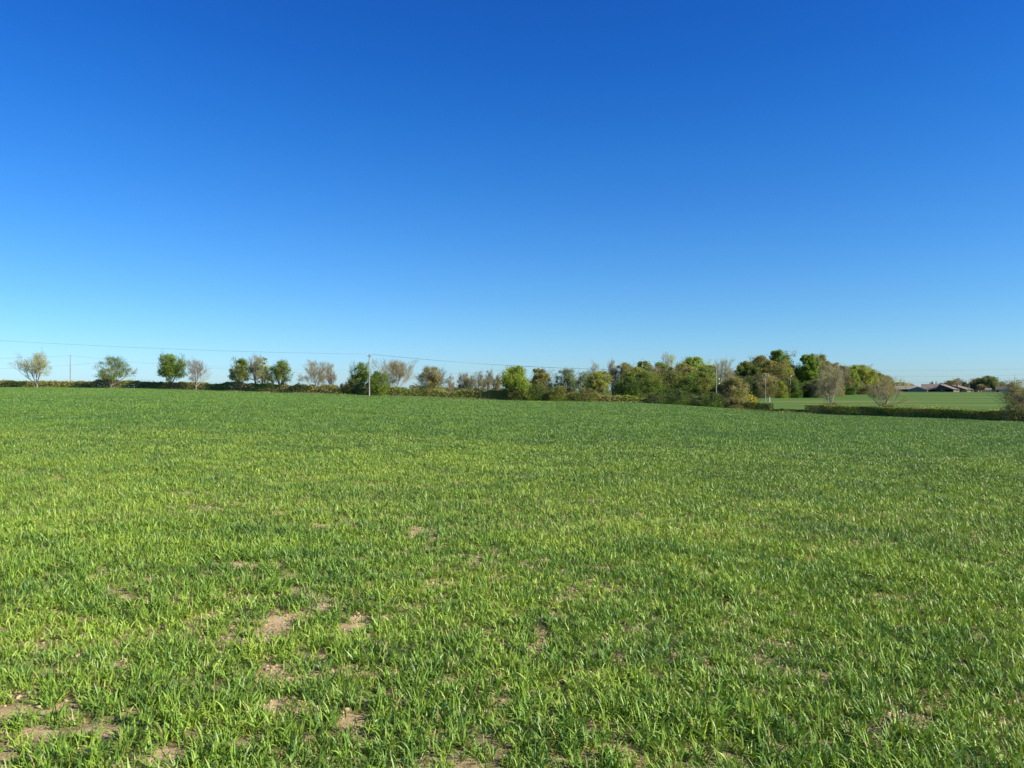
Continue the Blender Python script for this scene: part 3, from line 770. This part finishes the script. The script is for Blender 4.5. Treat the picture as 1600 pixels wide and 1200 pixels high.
G_POLE = 'wooden poles carrying the overhead lines'
def power_pole(px, top, d, label, arm=0.0, arm_drop=.5, ins=(), rz=0.0, r=.14, bare_top=False):
    x = (px - 800) / F * d; zb = gz(x, d); H = EYE + (600 - top) / F * d - zb
    root = empty('power_pole', (x, d, zb)); tag(root, label, 'power pole', G_POLE)
    pymesh('pole', *cyl((0, 0, -.5), (0, 0, H), r, r * .72, 12), M_pole, root)
    c, s = math.cos(rz), math.sin(rz)
    pos = []
    if arm:
        za = H - arm_drop
        dy = -r - .05
        pymesh('crossarm', *join([box(-s * dy, c * dy, za, arm, .11, .13, rz),
                                  cyl((c * arm * .32 - s * dy, s * arm * .32 + c * dy, za), (0, dy * .8, za - .55), .02, .02, 6),
                                  cyl((-c * arm * .32 - s * dy, -s * arm * .32 + c * dy, za), (0, dy * .8, za - .55), .02, .02, 6)]), M_steel, root)
        for u in ins:
            ix, iy = c * u - s * dy, s * u + c * dy
            pymesh('insulator', *insulator(ix, iy, za + .067, .30, .09), M_ceramic, root)
            pos.append(Vector((x + ix, d + iy, zb + za + .36)))
    return root, x, zb, H, pos

_, xA, zA, HA, insA = power_pole(577, 554, 157, 'tall pale pole with a small crossarm standing in the field edge left of centre', .95, .25, (-.42, .42), rz=.25)
p110, x1, z1, H1, _ = power_pole(110, 555, 203, 'plain pole without crossarm between the two leftmost trees')
pymesh('pole_cap', *cyl((0, 0, H1 - .02), (0, 0, H1 + .05), .12, .06, 10), M_steel, p110)
pymesh('bracket', *cyl((-.16, 0, H1 - .35), (.16, 0, H1 - .35), .03, .03, 8), M_steel, p110)
pB, xB, zB, HB, _ = power_pole(1119, 577, 162, 'pole in front of the copse with two round white insulators at its right side')
for dz in (2.05, 3.0):
    V, F_ = join([cyl((.10, -.05, HB - dz), (.62, -.05, HB - dz), .02, .02, 6), ])
    pymesh('bracket', V, F_, M_steel, pB)
    pymesh('insulator', *join([cyl((.60, -.05, HB - dz - .12), (.60, -.05, HB - dz - .02), .09, .15, 12), cyl((.60, -.05, HB - dz - .02), (.60, -.05, HB - dz + .13), .15, .08, 12)]), M_ceramic, pB)
_, xC, zC, HC, insC = power_pole(1196, 583, 236, 'pole with a crossarm and three white insulators standing in front of the wood', 1.9, 1.1, (-.85, 0.32, .85), rz=-.1)
pD, xD, zD, HD, _ = power_pole(1235, 587, 316, 'distant pole with a white top in the gap of the wood')
pymesh('insulator', *insulator(.12, -.22, HD - .6, .9, .2), M_ceramic, pD)
power_pole(1514, 592.5, 560, 'thin far pole standing in the green field in front of the farm', r=.2)
# white marker post
rm = empty('marker_post', (at(1202.5, 624, 240).x, 240, gz(at(1202.5, 624, 240).x, 240)))
tag(rm, 'short white post just right of the pole with three insulators', 'post')
pymesh('post', *join([cyl((0, 0, -.2), (0, 0, 1.5), .13, .12, 10), cyl((0, 0, 1.5), (0, 0, 1.62), .12, .04, 10)]), M_ceramic, rm)

def wire(p0, p1, sag, r, label, group='overhead wires'):
    n = 40
    t = np.linspace(0, 1, n + 1)[:, None]
    P = np.array(p0)[None] * (1 - t) + np.array(p1)[None] * t
    P[:, 2] -= (4 * sag * t * (1 - t))[:, 0]
    org = P[0].copy(); P = P - org
    V, Q = tubes(P[:-1], P[1:], np.full(n, r), np.full(n, r), 5)
    o = quad_mesh('overhead_wire', V, Q, M_wire); o.location = org
    tag(o, label, 'wire', group)

Lf = at(-520, 497, 96)
wire(insA[0], (Lf.x - .4, Lf.y, Lf.z), .9, .012, 'farther one of the twin upper wires running from the tall pole to the left edge')
wire(insA[1], (Lf.x + .4, Lf.y - .6, Lf.z), .95, .012, 'nearer one of the twin upper wires running from the tall pole to the left edge')
topB = (xB, 162, zB + HB)
wire(insA[0], (xB - .15, 162, zB + HB - .05), 1.1, .013, 'farther wire falling from the tall pole right towards the copse')
wire(insA[1], (xB + .15, 161.8, zB + HB - .08), 1.15, .013, 'nearer wire falling from the tall pole right towards the copse')
wire((xB, 162, zB + HB - .06), insC[0], .9, .018, 'wire joining the pole at the copse to the three-insulator pole')
wire(insC[2], (xD, 316, zD + HD - .1), .8, .02, 'wire leaving the three-insulator pole towards the gap in the wood')
wire((x1, 203, z1 + H1 - .05), tuple(at(-230, 556, 190)), .8, .016, 'middle wire from the plain pole to the left edge')
wire((x1, 203, z1 + H1 - .05), tuple(at(396, 573, 310)), 1.1, .018, 'wire sagging from the plain pole right to the group of four trees')
wire(tuple(at(396, 573, 310)), tuple(at(560, 579, 330)), .5, .016, 'upper wire crossing behind the wide bare pinkish tree')
wire(tuple(at(300, 574, 300)), tuple(at(560, 585, 320)), .2, .016, 'lower wire crossing behind the wide bare pinkish tree')
wire(tuple(at(-120, 577, 270)), tuple(at(173, 565, 250)), .9, .016, 'lowest wire at the left edge rising to the second tree')
wire(tuple(at(640, 584, 260)), tuple(at(830, 572, 240)), .9, .016, 'wire rising towards the dense round bright green tree')
wire(tuple(at(800, 570.5, 330)), tuple(at(1000, 578, 330)), .5, .016, 'wire over the peaked grey-green tree')
for (a, b, lab) in ((578.5, 572, 'highest'), (587.5, 581, 'middle'), (596.5, 590, 'lowest')):
    wire(tuple(at(1330, a, 470)), tuple(at(1760, b - 3, 420)), 1.6, .024, lab + ' of the three far wires over the farm')

# ------------------------------------------------------------------ the farm on the skyline
M_roof_brown = noisy_mat('brown_fibre_roof', (.17, .135, .11), (.25, .205, .165), .5, .85, .3, (1, 8, 1))
M_roof_grey = noisy_mat('grey_fibre_roof', (.24, .205, .18), (.32, .28, .25), .5, .85, .3, (1, 8, 1))
M_roof_dark = noisy_mat('dark_slate_roof', (.09, .075, .065), (.16, .13, .115), .8, .7, .2)
M_clad_dark = noisy_mat('dark_weatherboard', (.055, .052, .05), (.095, .09, .085), .9, .8, .2, (6, 6, .3))
M_clad_grey = noisy_mat('grey_cladding', (.14, .16, .16), (.21, .23, .23), .9, .7, .2, (6, 6, .3))
M_brick = noisy_mat('tan_brick', (.42, .30, .20), (.56, .43, .30), 1.5, .9, .2)
M_render = noisy_mat('white_render', (.60, .64, .68), (.74, .77, .80), 1.0, .8)
M_open = noisy_mat('black_opening', (.008, .008, .009), (.015, .015, .015), 1, .9)
FD = 560.0
def farm_x(px, d=FD): return (px - 800) / F * d

def barn(name, px0, px1, eave, ridge, d, depth, walls, roofm, label, gable_front=False, ridge_px=None, openings=(), endwall=None, cat='barn', base_row=613.5):
    """a pitched shed: ridge across the view, or gable turned to the view"""
    x0, x1 = farm_x(px0, d), farm_x(px1, d)
    cx = (x0 + x1) / 2; beta = math.atan2(cx, d); w = (x1 - x0) * math.cos(beta)
    zb = gz(cx, d) - .3
    ze = EYE + (600 - eave) / F * d - zb; zr = EYE + (600 - ridge) / F * d - zb
    root = empty(name, (cx, d, zb)); tag(root, label, cat, 'farm buildings on the skyline')
    root.rotation_euler.z = -beta - (math.radians(9) if gable_front else 0)      # the yard runs square to the lane
    rx = 0 if ridge_px is None else (farm_x(ridge_px, d) - cx) * math.cos(beta)
    h = w / 2; t = .25; ov = .45
    if gable_front:
        V = [(-h, 0, 0), (h, 0, 0), (h, 0, ze), (rx, 0, zr), (-h, 0, ze), (-h, depth, 0), (h, depth, 0), (h, depth, ze), (rx, depth, zr), (-h, depth, ze)]
        Fs = [[0, 1, 2, 3, 4], [6, 5, 9, 8, 7], [0, 4, 9, 5], [1, 6, 7, 2]]
        pymesh('wall', V, Fs, walls, root)
        sl = (zr - ze) / (h + rx) if h + rx else .3; sr = (zr - ze) / (h - rx)
        A = [(-h - ov, ze - sl * ov), (rx, zr), (h + ov, ze - sr * ov)]
        V = []
        for yy in (-ov, depth + ov):
            for (a, b) in A: V.append((a, yy, b + .02))
            for (a, b) in A: V.append((a, yy, b + .02 + t))
        Fs = [[0, 1, 7, 6], [1, 2, 8, 7], [3, 9, 10, 4], [4, 10, 11, 5], [0, 3, 4, 1], [1, 4, 5, 2], [6, 7, 10, 9], [7, 8, 11, 10], [0, 6, 9, 3], [2, 5, 11, 8]]
        pymesh('roof', V, Fs, roofm, root)
    else:
        m = depth / 2
        V = [(-h, 0, 0), (h, 0, 0), (h, 0, ze), (-h, 0, ze), (-h, depth, 0), (h, depth, 0), (h, depth, ze), (-h, depth, ze), (-h, m, zr), (h, m, zr)]
        pymesh('wall', V, [[0, 1, 2, 3], [5, 4, 7, 6], [0, 3, 8, 7, 4], [1, 5, 6, 9, 2]], walls, root)
        s = (zr - ze) / m
        A = [(-ov, ze - s * ov), (m, zr), (depth + ov, ze - s * ov)]
        V = []
        for xx in (-h - ov, h + ov):
            for (a, b) in A: V.append((xx, a, b + .02))
            for (a, b) in A: V.append((xx, a, b + .02 + t))
        Fs = [[0, 1, 7, 6], [1, 2, 8, 7], [3, 9, 10, 4], [4, 10, 11, 5], [0, 3, 4, 1], [1, 4, 5, 2], [6, 7, 10, 9], [7, 8, 11, 10], [0, 6, 9, 3], [2, 5, 11, 8]]
        pymesh('roof', V, Fs, roofm, root)
    for (nm, a, b, zlo, zhi, mt) in openings:     # fractions of width, metres
        xa, xb = -h + a * w, -h + b * w
        pymesh(nm, *box((xa + xb) / 2, -.03, (zlo + zhi) / 2, xb - xa, .12, zhi - zlo), mt, root)
    if endwall is not None:
        pymesh('end_wall', *box(h + .06, depth / 2, ze / 2 - .05, .1, depth * .98, ze - .15), endwall, root)
    return root, zb, ze, zr, h

barn('barn', 1399, 1434, 608.4, 603.2, 590, 22, M_clad_dark, M_roof_grey, 'leftmost long low barn with a pale grey-brown roof', openings=[('door', .05, .17, 0, 2.4, M_render), ('door', .22, .9, 0, 2.2, M_open)])
barn('barn', 1417.5, 1449, 609.6, 605.0, 562, 26, M_clad_grey, M_roof_dark, 'low wide barn with a dark gable and grey front overlapping the leftmost barn', gable_front=True, ridge_px=1434,
     openings=[('sliding_door', .12, .44, 0, 2.4, M_clad_grey), ('sliding_door', .52, .86, 0, 2.4, M_clad_grey)])
barn('shed', 1448.5, 1463, 609.2, 607.4, 560, 12, M_clad_dark, M_roof_dark, 'low black open-fronted shed between the dark gable barn and the big gable', openings=[('opening', .08, .92, 0, 1.7, M_open)])
barn('barn', 1440, 1471, 606.5, 600.5, 600, 26, M_clad_dark, M_roof_brown, 'brown roofed barn behind the low black shed')
r, zb, ze, zr, h = barn('barn', 1461, 1491, 608.8, 601.0, 556, 22, M_clad_dark, M_roof_brown, 'big dark gable barn with long brown roof slope and tan end wall', gable_front=True, ridge_px=1468,
     openings=[('opening', .55, .92, 0, 1.9, M_open), ('window', .3, .42, 1.2, 2.0, M_clad_grey)])
def annexe(px0, px1, top0, top1, d, label, openings, wallm=M_brick):
    x0, x1 = farm_x(px0, d), farm_x(px1, d); cx = (x0 + x1) / 2; h = (x1 - x0) / 2; zb = gz(cx, d) - .3
    z0 = EYE + (600 - top0) / F * d - zb; z1 = EYE + (600 - top1) / F * d - zb
    root = empty('outbuilding', (cx, d, zb)); tag(root, label, 'outbuilding', 'farm buildings on the skyline')
    dp = 8
    V = [(-h, 0, 0), (h, 0, 0), (h, 0, z1), (-h, 0, z0), (-h, dp, 0), (h, dp, 0), (h, dp, z1), (-h, dp, z0)]
    pymesh('wall', V, [[0, 1, 2, 3], [5, 4, 7, 6], [0, 3, 7, 4], [1, 5, 6, 2]], wallm, root)
    e = .35; s = (z1 - z0) / (2 * h)
    V = [(-h - e, -e, z0 - s * e), (h + e, -e, z1 + s * e), (h + e, dp + e, z1 + s * e), (-h - e, dp + e, z0 - s * e)]
    V = [(a, b, c + .02) for a, b, c in V] + [(a, b, c + .2) for a, b, c in V]
    pymesh('roof', V, [[3, 2, 1, 0], [4, 5, 6, 7], [0, 1, 5, 4], [1, 2, 6, 5], [2, 3, 7, 6], [3, 0, 4, 7]], M_roof_dark, root)
    for (nm, a, b, lo, hi, mt) in openings:
        xa, xb = -h + a * 2 * h, -h + b * 2 * h
        pymesh(nm, *box((xa + xb) / 2, -.03, (lo + hi) / 2, xb - xa, .12, hi - lo), mt, root)
    return root
annexe(1490, 1499, 608.4, 608.8, 552, 'tan brick outbuilding against the big dark gable barn', [('window', .55, .72, 1.2, 1.9, M_open)])
r2, zb2, ze2, zr2, h2 = barn('barn', 1481, 1511, 609.2, 602.0, 580, 30, M_clad_dark, M_roof_brown, 'second brown roofed barn with a tan chimney right of the big gable', gable_front=True, ridge_px=1486,
     openings=[('opening', .6, .8, 0, 1.6, M_open)])
pymesh('chimney', *join([box(-.6, 3, zr2 - .6, 1.5, 1.0, 2.8), box(-.6, 3, zr2 + .9, 1.7, 1.2, .25)]), M_brick, r2)
annexe(1511, 1521, 609.2, 609.8, 556, 'tan brick outbuilding right of the thin far pole foot', [('door', .7, .85, 0, 1.6, M_open)])
annexe(1521, 1527, 609.6, 610.2, 560, 'small dark lean-to beside the tan brick outbuilding', [('opening', .2, .8, 0, 1.1, M_open)], M_clad_dark)
annexe(1528, 1534, 609.3, 609.8, 560, 'tiny cream walled outbuilding with dark door below the brown farm tree', [('door', .38, .68, 0, 1.5, M_open)], M_brick)
barn('house', 1540, 1548.5, 609.4, 607.0, 566, 7, M_render, M_roof_grey, 'small white house at the foot of the grey-green farm tree', openings=[('window', .2, .36, .7, 1.3, M_open), ('door', .6, .74, .2, 1.6, M_open)], cat='house')
barn('barn', 1556, 1594, 609.2, 603.8, 575, 24, M_clad_grey, M_roof_dark, 'long low shed with a dark roof and pale grey wall, rightmost of the farm', openings=[('opening', .02, .1, 0, 1.9, M_open), ('wall_panel', .14, .6, .2, 1.9, M_render)])
# grain bins glimpsed over the roofs
def stack(px, top, d, r, label, mat):
    x = farm_x(px, d); zb = gz(x, d); H = EYE + (600 - top) / F * d - zb
    root = empty('silo', (x, d, zb)); tag(root, label, 'silo')
    pymesh('bin', *cyl((0, 0, 0), (0, 0, H * .9), r, r, 20), mat, root); pymesh('cap', *cyl((0, 0, H * .9 + .01), (0, 0, H), r * 1.04, r * .2, 20), mat, root)
stack(1458.5, 595.5, 625, .8, 'slim pale silo rising over the brown roofed barn', M_render)
stack(1470.5, 598.3, 600, 1.1, 'short dark silo behind the apex of the big gable barn', M_clad_dark)
